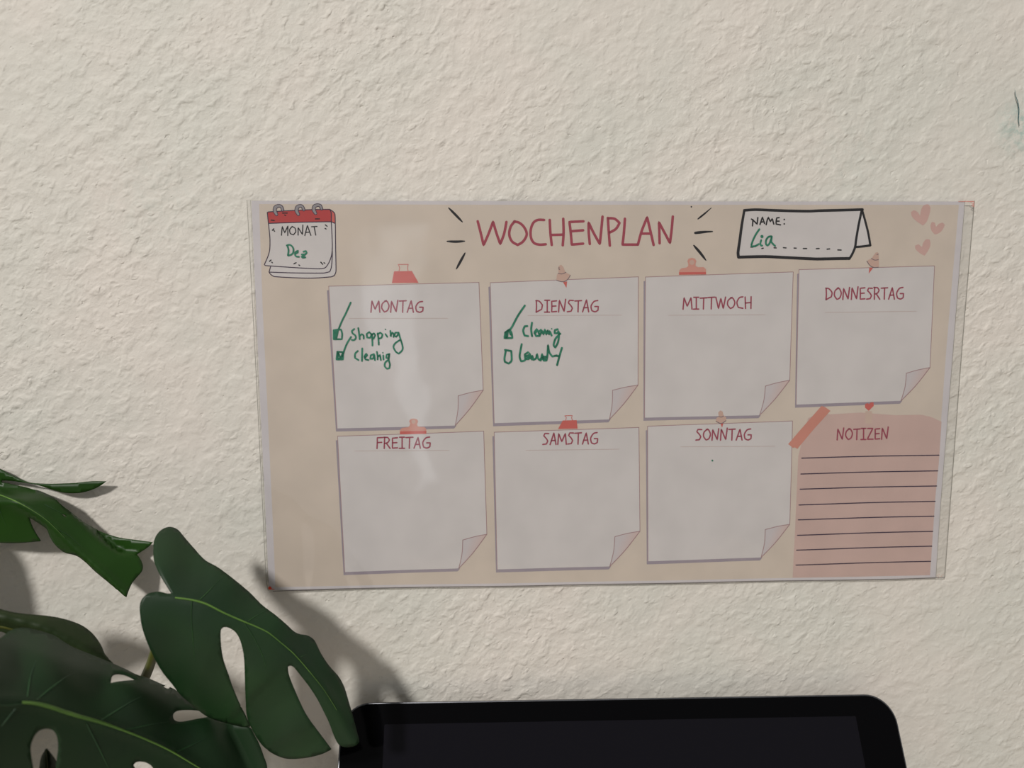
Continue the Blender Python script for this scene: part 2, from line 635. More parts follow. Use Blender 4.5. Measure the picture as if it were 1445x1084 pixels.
for (nm, TL, TR, TIP, IN, BOT, BL, w0, w1, wh, rule) in DAYS:
    # grey printed edge below and to the left
    sh = patch('printed_edge', [(TL[0] - 2.6, TL[1] + 6), (TL[0] + 1, TL[1] + 5), (BL[0] + 1, BL[1]), (BL[0] + 1, BL[1] - 1), BOT,
                           (BOT[0] + 2.0, BOT[1]), (BOT[0] - 1.5, BOT[1] + 4.2), (BL[0] - 1.6, BL[1] + 4.4)], M_shadow, 2)
    right = catmull([TR, ((TR[0] + TIP[0]) / 2 + 0.2, (TR[1] + TIP[1]) / 2), TIP], 10)
    curl_in = catmull([IN, (IN[0] * .55 + BOT[0] * .45 + 1.4, (IN[1] + BOT[1]) / 2), BOT], 5)
    curl_out = catmull([BOT, ((BOT[0] + TIP[0]) / 2 + 0.5, (BOT[1] + TIP[1]) / 2 + 1.8), TIP], 5)
    body = [TL] + list(right) + [IN] + curl_in[1:] + [BL]
    sq = patch('day_square', body, M_note, 3)
    sh.parent = sq
    sh.location = tuple(np.array(sh['_o']) - np.array(sq['_o']))
    squares[nm] = sq
    top_in = catmull([TIP, ((TIP[0] + IN[0]) / 2, (TIP[1] + IN[1]) / 2 - 0.7), IN], 5)
    curl = top_in[:-1] + [IN] + curl_in[1:-1] + curl_out[:-1]
    patch('curled_corner', curl, M_curl, 3.4, sq, step=8)
    k = Ink()
    line_segs(k, [TL, TR, TIP], 0.9, 4)
    line_segs(k, [TL, BL], 0.8, 4)
    k.stroke(top_in, 1.0, 4.3, False)
    k.stroke(curl_in, 1.0, 4.3, False)
    k.stroke(curl_out, 1.1, 4.3, False)
    k.make('outline', M_rose, sq)
    Ink().stroke(list(rule), 0.9, 4.2, False).make('rule', M_rule, sq)
    word(nm, w0, w1, wh, 2.0, M_head, 5, sq)

C1 = lambda p: crop(340, 270, 4.25, p)
C2 = lambda p: crop(620, 270, 4.25, p)
C3 = lambda p: crop(900, 270, 5.78, p)
C4 = lambda p: crop(1130, 270, 5.558, p)
C5 = lambda p: crop(340, 500, 4.014, p)
C6 = lambda p: crop(680, 500, 4.014, p)
C7 = lambda p: crop(1040, 500, 4.014, p)

# --- title
ttl = Ink()
for s in ([(230, 180), (248, 250), (265, 323), (295, 255), (322, 182), (342, 250), (365, 316), (388, 255), (402, 184)],
          [(452, 180), (428, 212), (419, 258), (435, 300), (470, 322), (503, 300), (524, 258), (508, 215), (478, 188), (448, 182)],
          [(628, 172), (590, 172), (563, 190), (548, 232), (550, 280), (568, 310), (600, 320), (638, 318)],
          [(662, 172), (666, 250), (674, 322)], [(743, 165), (745, 250), (740, 324)], [(672, 262), (742, 260)],
          [(864, 180), (780, 184), (788, 250), (794, 320), (862, 314)], [(787, 240), (862, 234)],
          [(902, 316), (896, 250), (895, 187), (925, 250), (962, 316), (970, 240), (978, 152)],
          [(1022, 326), (1016, 250), (1010, 160)], [(1010, 162), (1050, 165), (1080, 190), (1058, 226), (1020, 248)],
          [(1112, 165), (1106, 250), (1098, 320), (1188, 320)],
          [(1190, 320), (1212, 240), (1245, 156), (1265, 240), (1284, 322)], [(1208, 254), (1262, 254)],
          [(1320, 312), (1318, 240), (1316, 186), (1350, 250), (1382, 310), (1392, 230), (1399, 152)]):
    ttl.stroke(C2(s), 3.7, 3, corner=60)
ttl.make('title_lettering', M_title)

for s in ([(56, 100), (98, 142), (138, 184)], [(46, 300), (100, 302), (152, 299)], [(154, 370), (128, 418), (102, 466)]):
    Ink().stroke(C2(s), [1.6, 3.2, 3.6, 3.2, 1.4], 3).make('accent_dash', M_black)
Ink().stroke(C3([(600, 135), (545, 182), (490, 226)]), [0.8, 1.6, 2.4, 2.6, 1.6], 3).make('accent_dash', M_black)
Ink().stroke(C3([(468, 340), (540, 332), (608, 328)]), [3.4, 4.0, 3.6, 2.6, 1.8], 3).make('accent_dash', M_black)
Ink().stroke(C3([(456, 442), (505, 498), (555, 563)]), [2.0, 3.6, 3.8, 3.2, 1.4], 3).make('accent_dash', M_black)
Ink().blob(C3([(436, 127)])[0], 1.1, 3).make('ink_speck', M_black)

# --- month calendar drawing
K1 = lambda p: crop(370, 280, 9.033, p)
K2 = lambda p: crop(460, 415, 9.593, p)
K3 = lambda p: crop(700, 420, 9.593, p)
K4 = lambda p: crop(1040, 285, 14.45, p)
cal = patch('calendar_drawing', K1([(68, 180), (300, 160), (600, 145), (860, 140), (925, 195), (932, 320), (936, 600), (941, 930), (920, 982), (880, 1000), (600, 1017), (160, 997), (88, 942),
                                    (106, 872), (40, 856), (28, 845), (75, 740), (98, 650), (100, 500), (82, 320)]), M_note, 2)
patch('red_band', K1([(68, 180), (300, 160), (600, 145), (860, 140), (880, 180), (881, 298), (500, 305), (82, 320)]), M_red, 3, cal)
patch('red_band_side', K1([(862, 141), (900, 165), (926, 198), (930, 320), (881, 298), (881, 180)]), M_coral, 3, cal)
k = Ink()
for q in ([(68, 182), (78, 174), (300, 160), (600, 145), (860, 140), (880, 180), (881, 298)], [(68, 184), (82, 320), (500, 305), (881, 298)],
          [(860, 140), (900, 165), (926, 198), (932, 320), (936, 600), (941, 930), (922, 982), (880, 1000), (600, 1017), (160, 997), (110, 970), (88, 940), (108, 872)],
          [(82, 320), (100, 500), (98, 650), (75, 740), (28, 845), (42, 856), (300, 875), (600, 893), (785, 892), (840, 840), (884, 730), (895, 600), (881, 298)],
          [(92, 940), (400, 950), (780, 952), (862, 935), (882, 880), (894, 740), (893, 640)], [(881, 298), (930, 320)]):
    k.stroke(K1(q), 1.3, 4, corner=45)
k.make('outline', M_navy, cal)
k, g = Ink(), Ink()
for q in ([(264, 150), (248, 108), (212, 96), (174, 113), (163, 155), (186, 206)], [(532, 146), (514, 106), (486, 96), (450, 113), (440, 158), (463, 205)],
          [(758, 134), (742, 94), (706, 86), (668, 103), (658, 145), (682, 192)]):
    k.stroke(K1(q), [4.6, 4.6, 5.0, 5.8, 5.6, 4.6], 5)
    g.stroke(K1(q), [2.4, 2.6, 3.2, 4.0, 3.8, 2.8], 6)
k.make('ring_outline', M_navy, cal)
g.make('binding_rings', M_grey, cal)
k = Ink()
for q in ([(248, 470), (258, 358), (290, 440), (330, 350), (328, 474)], [(385, 358), (352, 400), (360, 450), (400, 465), (431, 428), (422, 382), (385, 360)],
          [(460, 468), (460, 372), (515, 462), (520, 340)], [(545, 475), (578, 345), (622, 472)], [(558, 435), (606, 430)], [(630, 362), (700, 358)], [(664, 364), (684, 468)]):
    k.stroke(K1(q), 1.5, 5, corner=50)
for q in ([(132, 408), (150, 388)], [(152, 410), (160, 420)], [(806, 338), (828, 356)], [(803, 384), (815, 390)], [(95, 802), (114, 786)], [(124, 813), (131, 821)], [(406, 834), (434, 820)],
          [(470, 849), (479, 856)], [(748, 813), (772, 840)], [(788, 820), (799, 827)], [(118, 278), (157, 283)], [(262, 188), (322, 188)], [(290, 214), (302, 218)], [(680, 262), (730, 262)]):
    k.stroke(K1(q), 1.6, 5)
k.make('month_lettering', M_black, cal)

# --- name sign drawing
sign = patch('name_sign_drawing', C3([(868, 152), (1100, 152)]) + C4([(485, 140), (545, 428), (425, 440), (380, 532)]) + C3([(830, 540), (815, 520), (825, 400)]), M_note, 2)
k = Ink()
k.stroke([(1050.4, 296.9)] + C3([(960, 150), (1100, 155), (1250, 160), (1400, 162)]) + C4([(150, 152), (320, 148), (485, 143)]), 3.9, 4)
k.stroke([(1050.4, 296.9)] + C3([(848, 280), (832, 400), (818, 500)]) + [(1042.2, 363)], [3.4, 3.8, 4.0, 4.2], 4)
k.stroke([(1042.2, 363)] + C3([(900, 535), (1050, 533), (1200, 540), (1445, 552)]) + C4([(200, 530), (300, 528), (380, 527)]), 4.2, 4)
k.stroke(C4([(480, 145), (455, 260), (434, 380), (425, 440), (402, 495), (380, 530)]), 3.3, 4)
k.stroke(C4([(482, 145), (508, 240), (530, 330), (546, 425)]), 3.1, 4)
k.stroke(C4([(546, 424), (490, 432), (432, 437)]), 3.3, 4)
k.make('outline', M_black, sign)
k = Ink()
for q in ([(325, 360), (322, 420), (317, 488)], [(296, 350), (330, 372), (380, 422), (412, 455), (426, 318)], [(470, 462), (520, 308), (562, 440)], [(490, 415), (548, 400)],
          [(596, 466), (615, 380), (640, 312), (682, 402), (720, 340), (752, 452)], [(860, 320), (812, 326), (800, 390), (800, 452), (888, 468)], [(808, 392), (860, 392)]):
    k.stroke(K4(q), 2.0, 4, corner=50)
k.blob(C3([(1195, 230)])[0], 1.2, 4)
k.blob(C3([(1195, 266)])[0], 1.2, 4)
for s in ([(922, 455), (940, 455)], [(1012, 467), (1024, 464)], [(1112, 461), (1130, 462)], [(1188, 460), (1210, 462)], [(1275, 463), (1292, 464)], [(1350, 467), (1378, 467)]):
    k.stroke(C3(s), 1.7, 4)
for s in ([(122, 450), (144, 449)], [(206, 454), (226, 452)], [(290, 460), (316, 461)]):
    k.stroke(C4(s), 1.8, 4)
k.make('name_lettering', M_black, sign)

# --- hearts
for s in ([(960, 268), (910, 235), (872, 195), (866, 162), (888, 148), (915, 160), (937, 192), (946, 140), (968, 108), (1000, 102), (1018, 128), (1010, 180), (988, 240)],
          [(1055, 340), (1028, 312), (1018, 268), (1030, 240), (1052, 245), (1062, 280), (1082, 256), (1112, 245), (1130, 262), (1115, 298), (1088, 326)],
          [(972, 506), (930, 482), (900, 450), (898, 426), (925, 415), (952, 438), (962, 402), (985, 376), (1012, 378), (1019, 415), (1002, 462)]):
    patch('heart', C4(s), M_heart, 3, curve=True, step=5)

# --- notes panel
npan = patch('notes_panel', [(1140, 590)] + C7([(470, 335), (530, 340), (700, 330), (900, 345), (1040, 342), (1100, 355), (1158, 382)]) +
             [(1325, 650), (1320, 700), (1312.5, 812), (1118.6, 815.5), (1122, 740), (1126, 644)], M_notes, 2)
word('NOTIZEN', (1180.8, 620.8), (1253.6, 619.7), 15.4, 2.0, M_head, 5, npan)
for a, b in (((1131, 646.4), (1324.8, 642.4)), ((1129.7, 668.8), (1323, 664.5)), ((1128.7, 690.2), (1321.5, 685.9)), ((1127.2, 712.5), (1319.5, 707.6)),
             ((1126.2, 733.5), (1317.8, 728.6)), ((1125.1, 755.4), (1316.2, 750)), ((1124, 776.4), (1314.8, 770.9)), ((1123.2, 797.6), (1313.2, 792.3))):
    mid = ((a[0] + b[0]) / 2, (a[1] + b[1]) / 2 - 0.5)
    Ink().stroke([a, mid, b], 1.5, 4).make('writing_line', M_navy, npan)
patch('washi_tape', C7([(478, 292), (500, 300), (528, 320), (430, 428), (340, 535), (325, 526), (316, 530), (288, 508), (380, 402)]), M_tape, 6, npan)
patch('pin_ghost', C7([(726, 322), (764, 322), (764, 392), (726, 392)]), M_ghost, 3, npan)
patch('pin_heart', C7([(724, 282), (738, 276), (746, 282), (756, 272), (772, 272), (773, 292), (745, 320), (724, 302)]), M_coral, 6, npan, step=4)

# --- printed clips and pins
def binder(C, body, strip, handle, par):
    o = patch('binder_clip_drawing', C(body), M_coral, 6, par, step=6)
    Ink().stroke(C(handle), 0.9, 6.5).make('clip_handle_drawing', M_coral, par)


binder(C1, [(918, 480), (1025, 478), (1065, 549), (905, 551)], None, [(947, 477), (952, 460), (942, 439), (1004, 438), (998, 458), (1003, 477)], squares['MONTAG'])
binder(C6, [(458, 375), (537, 373), (542, 421), (431, 423)], None, [(475, 373), (478, 358), (468, 348), (512, 347), (508, 360), (513, 373)], squares['SAMSTAG'])


def bulldog(C, body, strip, hole, par):
    patch('bulldog_clip_drawing', C(body), M_salmon, 6, par, step=6, curve=False)
    patch('clip_lip', C(strip), M_coral, 6.6, par, step=6)
    c, r = hole
    k = Ink()
    k.blob(C([c])[0], r, 6.6)
    k.make('clip_hole', M_peach, par)


bulldog(C3, [(335, 668), (337, 645), (355, 628), (395, 622), (410, 610), (410, 590), (403, 570), (413, 550), (440, 543), (466, 550), (477, 570), (470, 590), (470, 608),
             (490, 620), (535, 618), (555, 635), (556, 668)], [(335, 660), (555, 658), (556, 678), (335, 681)], ((440, 580), 3.6), squares['MITTWOCH'])
bulldog(C5, [(901, 440), (903, 425), (915, 416), (948, 412), (957, 402), (958, 392), (953, 378), (962, 366), (980, 363), (998, 368), (1004, 380), (998, 394), (1000, 404),
             (1010, 410), (1040, 411), (1050, 422), (1051, 440)], [(901, 436), (1051, 433), (1050, 450), (901, 453)], ((978, 381), 3.0), squares['FREITAG'])


def pushpin(C, body, tip, arcs, par):
    patch('push_pin_drawing', C(body), M_peach, 6, par, step=5)
    patch('pin_tip', C(tip), M_coral, 6, par, step=5)
    k = Ink()
    for a in arcs:
        k.stroke(C(a), 1.0, 6.6)
    k.make('pin_shading', M_greyline, par)


pushpin(C2, [(712, 462), (716, 448), (730, 440), (744, 455), (756, 486), (784, 500), (782, 515), (765, 535), (740, 545), (712, 540), (702, 528), (706, 500), (716, 490)],
        [(742, 546), (766, 540), (762, 580)], [[(712, 492), (735, 496), (759, 486)], [(704, 534), (740, 543), (768, 530), (785, 504)], [(716, 456), (720, 460)], [(714, 464), (722, 470)]],
        squares['DIENSTAG'])
pushpin(C4, [(570, 505), (588, 480), (606, 478), (611, 500), (613, 590), (590, 598), (550, 588), (518, 555), (528, 538), (553, 530)],
        [(537, 596), (566, 602), (532, 646)], [[(553, 527), (580, 540), (608, 536)], [(518, 548), (540, 580), (572, 598), (608, 596)], [(596, 498), (608, 492)]], squares['DONNESRTAG'])
pushpin(C6, [(1338, 330), (1350, 318), (1364, 325), (1368, 345), (1384, 358), (1382, 378), (1360, 391), (1330, 386), (1324, 374), (1330, 360), (1342, 352)],
        [(1350, 392), (1368, 392), (1360, 416)], [[(1340, 352), (1355, 356), (1368, 350)], [(1326, 380), (1355, 392), (1382, 376)]], squares['SONNTAG'])

# --- green marker handwriting (written on top of the film)
HW = 14.5


def write(C, strokes, w, par, name='handwriting', lvl=HW):
    k = Ink()
    for s in strokes:
        if len(s) == 1:
            k.blob(C(s)[0], w * 0.62, lvl)
        else:
            k.stroke(C(s), w, lvl)
    return k.make(name, M_green, par)


write(K1, [[(322, 602), (338, 660), (330, 724)], [(316, 600), (356, 592), (396, 630), (398, 690), (370, 718), (332, 728)],
           [(458, 668), (428, 684), (420, 716), (436, 740), (470, 744)], [(428, 704), (456, 688)], [(528, 680), (560, 670), (568, 694), (540, 722), (502, 746), (520, 755), (552, 750)], [(506, 716), (552, 712)]], 2.3, cal)
write(K4, [[(455, 556), (384, 660), (325, 780), (292, 880), (300, 906), (370, 900), (440, 860)], [(492, 780), (474, 850), (488, 886), (512, 890)],
           [(700, 700), (640, 712), (592, 780), (590, 862), (622, 888), (660, 850), (712, 700), (698, 810), (735, 858), (776, 898)]], 2.5, sign)
write(K4, [[(508, 705)]], 3.6, sign)
write(K2, [[(335, 115), (270, 260), (215, 370), (172, 475)], [(105, 490), (150, 482), (205, 480), (220, 540), (215, 610), (105, 612), (105, 490)], [(120, 500), (118, 600)], [(138, 500), (134, 600)], [(164, 490), (150, 560), (138, 605)],
           [(155, 780), (234, 786), (230, 884), (142, 886), (155, 780)], [(166, 790), (162, 840), (156, 872), (190, 872)], [(170, 800), (198, 872), (226, 800)], [(340, 580), (290, 660), (252, 750), (225, 840)], [(214, 840), (216, 876)],
           [(384, 472), (352, 498), (360, 530), (398, 560), (405, 596), (378, 624), (350, 620)], [(438, 460), (450, 540), (458, 610)], [(456, 566), (485, 542), (508, 558), (512, 602)],
           [(586, 514), (552, 540), (558, 588), (598, 592), (618, 552), (590, 515), (574, 522)], [(622, 540), (628, 620), (630, 696)], [(622, 550), (652, 530), (668, 556), (644, 604)],
           [(700, 532), (710, 600), (716, 684)], [(702, 542), (736, 522), (766, 546), (752, 590), (714, 602)], [(806, 542), (830, 578)], [(872, 498), (880, 570)], [(874, 560), (900, 520), (916, 540), (916, 580)],
           [(984, 522), (938, 522), (926, 560), (952, 580), (986, 530), (1006, 600), (1036, 700), (1034, 758), (984, 806), (945, 778), (914, 712), (940, 664), (1004, 620)],
           [(432, 770), (396, 806), (394, 864), (440, 892)], [(492, 735), (488, 905)], [(526, 862), (560, 826), (545, 806), (522, 845), (536, 884), (576, 892)],
           [(650, 812), (608, 828), (600, 878), (640, 872), (654, 815), (664, 894)], [(690, 782), (700, 840), (700, 885)], [(702, 850), (732, 822), (744, 892)], [(776, 830), (780, 886)],
           [(860, 810), (822, 820), (816, 864), (846, 868), (860, 815), (850, 890), (866, 950), (858, 1002), (824, 1010), (796, 974), (804, 925), (850, 886)]], 2.35, squares['MONTAG'])
write(K2, [[(806, 478)], [(771, 794)]], 1.6, squares['MONTAG'])
write(K3, [[(388, 108), (295, 245), (218, 390), (176, 450)], [(122, 475), (180, 430), (206, 470), (220, 545), (112, 548), (125, 470)], [(140, 460), (130, 540)], [(160, 445), (148, 540)], [(178, 440), (196, 500)],
           [(120, 708), (205, 722), (210, 800), (206, 858), (168, 892), (118, 868), (113, 820), (130, 722)],
           [(422, 384), (386, 388), (366, 445), (384, 512), (432, 520)], [(485, 340), (474, 430), (486, 520)], [(520, 482), (562, 446), (550, 424), (520, 468), (540, 520), (590, 516)],
           [(606, 436), (572, 466), (590, 512), (622, 448), (640, 500), (660, 430), (680, 500), (700, 440), (714, 500), (726, 452), (750, 512)],
           [(832, 428), (796, 438), (790, 480), (828, 482), (846, 450), (850, 500), (838, 600), (800, 676), (778, 640), (800, 562), (832, 520)], [(846, 500), (868, 488)],
           [(346, 630), (332, 700), (318, 800), (338, 862), (385, 850), (402, 826)], [(432, 740), (388, 768), (394, 830), (440, 832), (452, 752), (484, 836)], [(410, 790), (440, 780)], [(420, 815), (470, 820)],
           [(490, 790), (504, 842), (540, 820), (552, 760), (572, 832), (604, 852), (622, 760), (642, 852), (682, 850), (694, 780), (702, 640), (720, 740), (760, 796), (822, 782)], [(600, 830), (670, 830)], [(620, 800), (680, 800)],
           [(890, 680), (860, 780), (825, 912)], [(800, 785), (850, 792)]], 2.75, squares['DIENSTAG'])
write(K3, [[(752, 422)]], 1.6, squares['DIENSTAG'])
Ink().blob((1005.2, 650), 1.3, HW).make('pen_dot', M_green, squares['SONNTAG'])
k = Ink()
k.blob((381.5, 829), 2.4, HW)
k.stroke([(381, 829), (385, 830.5), (388, 831)], [2, 1, 0.5], HW)
k.make('red_corner_mark', M_redpen)
k = Ink()
k.stroke([(1352, 284.6), (1362, 284.4), (1373, 284.6)], [0.5, 1.0, 1.4], HW)
k.stroke([(1369, 286), (1373, 288), (1370, 290), (1374, 292)], 0.8, HW)
k.stroke([(1373.4, 285), (1373, 291)], 0.9, HW)
k.make('pink_corner_mark', M_pinkpen)
k = Ink()
for p in ((1322, 812), (1325, 810.5), (1328, 813), (1330.5, 811), (1324, 814)):
    k.blob(p, 0.5, HW)
k.make('pink_pen_specks', M_pinkpen)['kind'] = 'stuff'

# --- clear film of the laminating pouch
def film_material():
    m = bpy.data.materials.new('laminating_film')
    m.use_nodes = True
    nt = m.node_tree
    nt.nodes.clear()
    out = node(m, 'ShaderNodeOutputMaterial')
    tr = node(m, 'ShaderNodeBsdfTransparent')
    tr.inputs[0].default_value = (0.955, 0.955, 0.95, 1)
    gl = node(m, 'ShaderNodeBsdfGlossy')
    gl.inputs['Roughness'].default_value = 0.07
    gl.inputs[0].default_value = (1, 1, 1, 1)
    fr = node(m, 'ShaderNodeLayerWeight')      # thin sheet: Schlick reflectance, the same from both sides
    fr.inputs['Blend'].default_value = 0.5
    pw = node(m, 'ShaderNodeMath')
    pw.operation = 'POWER'
    pw.inputs[1].default_value = 5.0
    sc = node(m, 'ShaderNodeMath')
    sc.operation = 'MULTIPLY_ADD'
    sc.inputs[1].default_value = 0.93
    sc.inputs[2].default_value = 0.07
    link(m, fr.outputs['Facing'], pw.inputs[0])
    link(m, pw.outputs[0], sc.inputs[0])
    mx = node(m, 'ShaderNodeMixShader')
    tc = node(m, 'ShaderNodeTexCoord')
    n = node(m, 'ShaderNodeTexNoise')
    n.inputs['Scale'].default_value = 17
    n.inputs['Detail'].default_value = 2
    bp = node(m, 'ShaderNodeBump')
    bp.inputs['Strength'].default_value = 0.28
    bp.inputs['Distance'].default_value = 0.004
    link(m, tc.outputs['Object'], n.inputs['Vector'])
    link(m, n.outputs['Fac'], bp.inputs['Height'])
    link(m, bp.outputs[0], gl.inputs['Normal'])
    link(m, sc.outputs[0], mx.inputs[0])
    link(m, tr.outputs[0], mx.inputs[1])
    link(m, gl.outputs[0], mx.inputs[2])
    link(m, mx.outputs[0], out.inputs[0])
    return m


FILM = [(349, 282.6), (700, 282.6), (1000, 283.2), (1374.5, 283.6), (1357, 500), (1341.5, 700), (1333, 814.8), (1263, 817.6), (1080, 820.3), (700, 827.5),
        (494, 830.5), (386, 833.4), (379, 832.2), (376, 815), (363, 560)]
fv, ff = fill(dens(FILM, 10), (), 12)
mesh_obj('clear_film', surf(fv, 12), ff, film_material(), planner, smooth=True)
M_edge = mat('film_cut_edge', srgb(150, 146, 136), 0.4)
for pts_, w_ in (([FILM[3], FILM[4], FILM[5], FILM[6]], 0.8), ([FILM[0], FILM[14], FILM[13], FILM[12]], 0.8),
                 ([(1361, 285), (1344.5, 500), (1328, 700), (1320.5, 815)], 0.55), ([(354, 283), (365.5, 560), (379, 820)], 0.5)):
    Ink().stroke(pts_, w_, 12.5).make('film_edge', M_edge)
k = Ink()
k.stroke(FILM[6:12], 0.9, 12.5)
k.make('lower_film_edge', mat('film_edge_dark', srgb(112, 106, 104), 0.4))

# ================================================================== TABLET
def build_tablet():
    tilt, yaw, roll = 0.5829359082263162, -0.0016506994673716052, 0.0056502617658722806
    T = np.array([0.003044413184408633, -0.010068432563990226, -0.1343661846238396])
    cr, sr, ct, st, cy, sy = math.cos(roll), math.sin(roll), math.cos(tilt), math.sin(tilt), math.cos(yaw), math.sin(yaw)
    M = np.array([[cy, -sy, 0], [sy, cy, 0], [0, 0, 1]]) @ np.array([[1, 0, 0], [0, ct, st], [0, -st, ct]]) @ np.array([[cr, 0, sr], [0, 1, 0], [-sr, 0, cr]])
    w, h, th = 0.2476, 0.1760, 0.0061

    def rr(x0, x1, z0, z1, r, y, K=10):
        out = []
        for cx_, cz_, a0 in ((x1 - r, z1 - r, 0), (x0 + r, z1 - r, 90), (x0 + r, z0 + r, 180), (x1 - r, z0 + r, 270)):
            for j in range(K + 1):
                a = math.radians(a0 + 90 * j / K)
                out.append((cx_ + r * math.cos(a), y, cz_ + r * math.sin(a)))
        return out   # counter-clockwise seen from -y

    def world(v):
        return (M @ np.array(v).T).T + T
    root = thing('tablet', 'black-screened tablet in dark metal shell leaning against the wall below the planner', 'tablet', tuple(world([(0, 0, -h)])[0]))
    M_shell = mat('space_grey_metal', (0.16, 0.165, 0.18), 0.32, 1.0)
    mottle(M_shell, (0.15, 0.155, 0.17), (0.18, 0.185, 0.20), 200)
    M_glass = mat('black_cover_glass', (0.0015, 0.0015, 0.002), 0.07, spec=0.10)
    M_disp = mat('switched_off_display', (0.006, 0.0056, 0.0085), 0.06, spec=0.17)
    # shell: profile rings from front rim to back
    prof = [(0.0003, 0.0), (0.0, 0.0004), (0.0, 0.0022), (0.0008, 0.0038), (0.0024, 0.0052), (0.0048, 0.0061)]
    V, F = [], []
    for ins, y in prof:
        V += rr(-w / 2 + ins, w / 2 - ins, -h + ins, -ins, 0.0125 - ins * 0.6, y)
    n = len(V) // len(prof)
    for k_ in range(len(prof) - 1):
        for i in range(n):
            j = (i + 1) % n
            F.append((k_ * n + i, (k_ + 1) * n + i, (k_ + 1) * n + j, k_ * n + j))
    F.append(tuple(range(n)))
    F.append(tuple(range((len(prof) - 1) * n, len(prof) * n))[::-1])
    sh = mesh_obj('shell', world(V), F, M_shell, root)
    gl = rr(-w / 2 + 0.0008, w / 2 - 0.0008, -h + 0.0008, -0.0008, 0.0119, -0.00012)
    gl2 = rr(-w / 2 + 0.0006, w / 2 - 0.0006, -h + 0.0006, -0.0006, 0.0121, 0.00002)
    F = [tuple(range(n))] + [(i, n + i, n + (i + 1) % n, (i + 1) % n) for i in range(n)]
    g = mesh_obj('cover_glass', world(gl + gl2), F, M_glass, root)
    d = rr(-w / 2 + 0.0192, w / 2 - 0.0186, -h + 0.009, -0.0090, 0.0004, -0.00018, 2)
    mesh_obj('display', world(d), [tuple(range(len(d)))], M_disp, g)
    # round home key in the side border (below the picture)
    hk = [(w / 2 - 0.0095 + 0.0052 * math.cos(a), -0.0002, -h / 2 + 0.0052 * math.sin(a)) for a in np.linspace(0, 2 * math.pi, 25)[:-1]]
    hk2 = [(w / 2 - 0.0095 + 0.0047 * math.cos(a), -0.0002, -h / 2 + 0.0047 * math.sin(a)) for a in np.linspace(0, 2 * math.pi, 25)[:-1]]
    mesh_obj('home_key_ring', world(hk + hk2), [(i, (i + 1) % 24, 24 + (i + 1) % 24, 24 + i) for i in range(24)], M_shell, g)
    return world([(-w / 2, 0, -h), (w / 2, 0.006, -h)])


tb = build_tablet()

# ================================================================== PLANT
def leaf_material(name, c1, c2, rough=0.42, trans=0.12):
    m = mat(name, c1, rough, spec=0.45)
    b = m.node_tree.nodes['Principled BSDF']
    n = mottle(m, c1, c2, 22, 0.3, 0.7, 2)
    n.inputs['Distortion'].default_value = 0.6
    tc = node(m, 'ShaderNodeTexCoord')
    n2 = node(m, 'ShaderNodeTexNoise')
    n2.inputs['Scale'].default_value = 260
    n2.inputs['Detail'].default_value = 3
    bp = node(m, 'ShaderNodeBump')
    bp.inputs['Strength'].default_value = 0.10
    bp.inputs['Distance'].default_value = 0.0006
    link(m, tc.outputs['Object'], n2.inputs['Vector'])
    link(m, n2.outputs['Fac'], bp.inputs['Height'])
    link(m, bp.outputs[0], b.inputs['Normal'])
    tl = node(m, 'ShaderNodeBsdfTranslucent')
    tl.inputs[0].default_value = (c2[0] * 1.5, c2[1] * 2.2, c2[2] * 0.7, 1)
    mx = node(m, 'ShaderNodeMixShader')
    mx.inputs[0].default_value = trans
    link(m, b.outputs[0], mx.inputs[1])
    link(m, tl.outputs[0], mx.inputs[2])
    link(m, mx.outputs[0], m.node_tree.nodes['Material Output'].inputs[0])
    return m


M_leafB = leaf_material('leaf_deep_green', srgb(24, 50, 28), srgb(30, 64, 28), 0.5)
M_leafA = leaf_material('leaf_bright_green', srgb(30, 64, 10), srgb(38, 80, 14), 0.42, 0.2)
M_leafC = leaf_material('leaf_dark_green', srgb(18, 46, 22), srgb(20, 56, 20), 0.5, 0.06)
M_leafD = leaf_material('leaf_olive_green', srgb(30, 50, 14), srgb(42, 58, 18), 0.55, 0.1)
M_rib = mat('midrib_green', srgb(92, 132, 50), 0.45)
mottle(M_rib, srgb(80, 118, 48), srgb(104, 146, 62), 60)
M_vein = mat('vein_green', srgb(44, 80, 42), 0.5)
mottle(M_vein, srgb(38, 70, 38), srgb(50, 90, 44), 60)
M_veinC = mat('dull_vein_green', srgb(28, 60, 34), 0.5)
mottle(M_veinC, srgb(24, 54, 30), srgb(34, 70, 36), 60)
M_stem = mat('petiole_green', srgb(84, 92, 26), 0.4)
mottle(M_stem, srgb(70, 76, 20), srgb(106, 110, 36), 40)

CROWN = np.array([-0.345, -0.115, -0.150])
pot_base = (CROWN[0], CROWN[1], DESK_Z)
plant = thing('monstera_plant', 'green split-leaf monstera plant with big holed leaves beside the planner', 'plant', pot_base)


def seg_dist(q, line):
    """Signed distance to a polyline (positive to its left on the photo), share along it."""
    L = np.asarray(line, float)
    best = np.full(len(q), 1e9)
    sd = np.zeros(len(q))
    al = np.zeros(len(q))
    seg = np.linalg.norm(np.diff(L, axis=0), axis=1)
    cum = np.r_[0, np.cumsum(seg)]
    for i in range(len(L) - 1):
        a, b = L[i], L[i + 1]
        d = b - a
        t = ((q - a) @ d) / (d @ d)
        lo = -9.0 if i == 0 else 0.0
        hi = 9.0 if i == len(L) - 2 else 1.0
        t = np.clip(t, lo, hi)
        p = a + t[:, None] * d
        r = q - p
        dist = np.linalg.norm(r, axis=1)
        s = np.sign(d[0] * r[:, 1] - d[1] * r[:, 0])
        k_ = dist < best
        best[k_] = dist[k_]
        sd[k_] = (-s * dist)[k_]
        al[k_] = ((cum[i] + t * seg[i]) / cum[-1])[k_]
    return sd, al


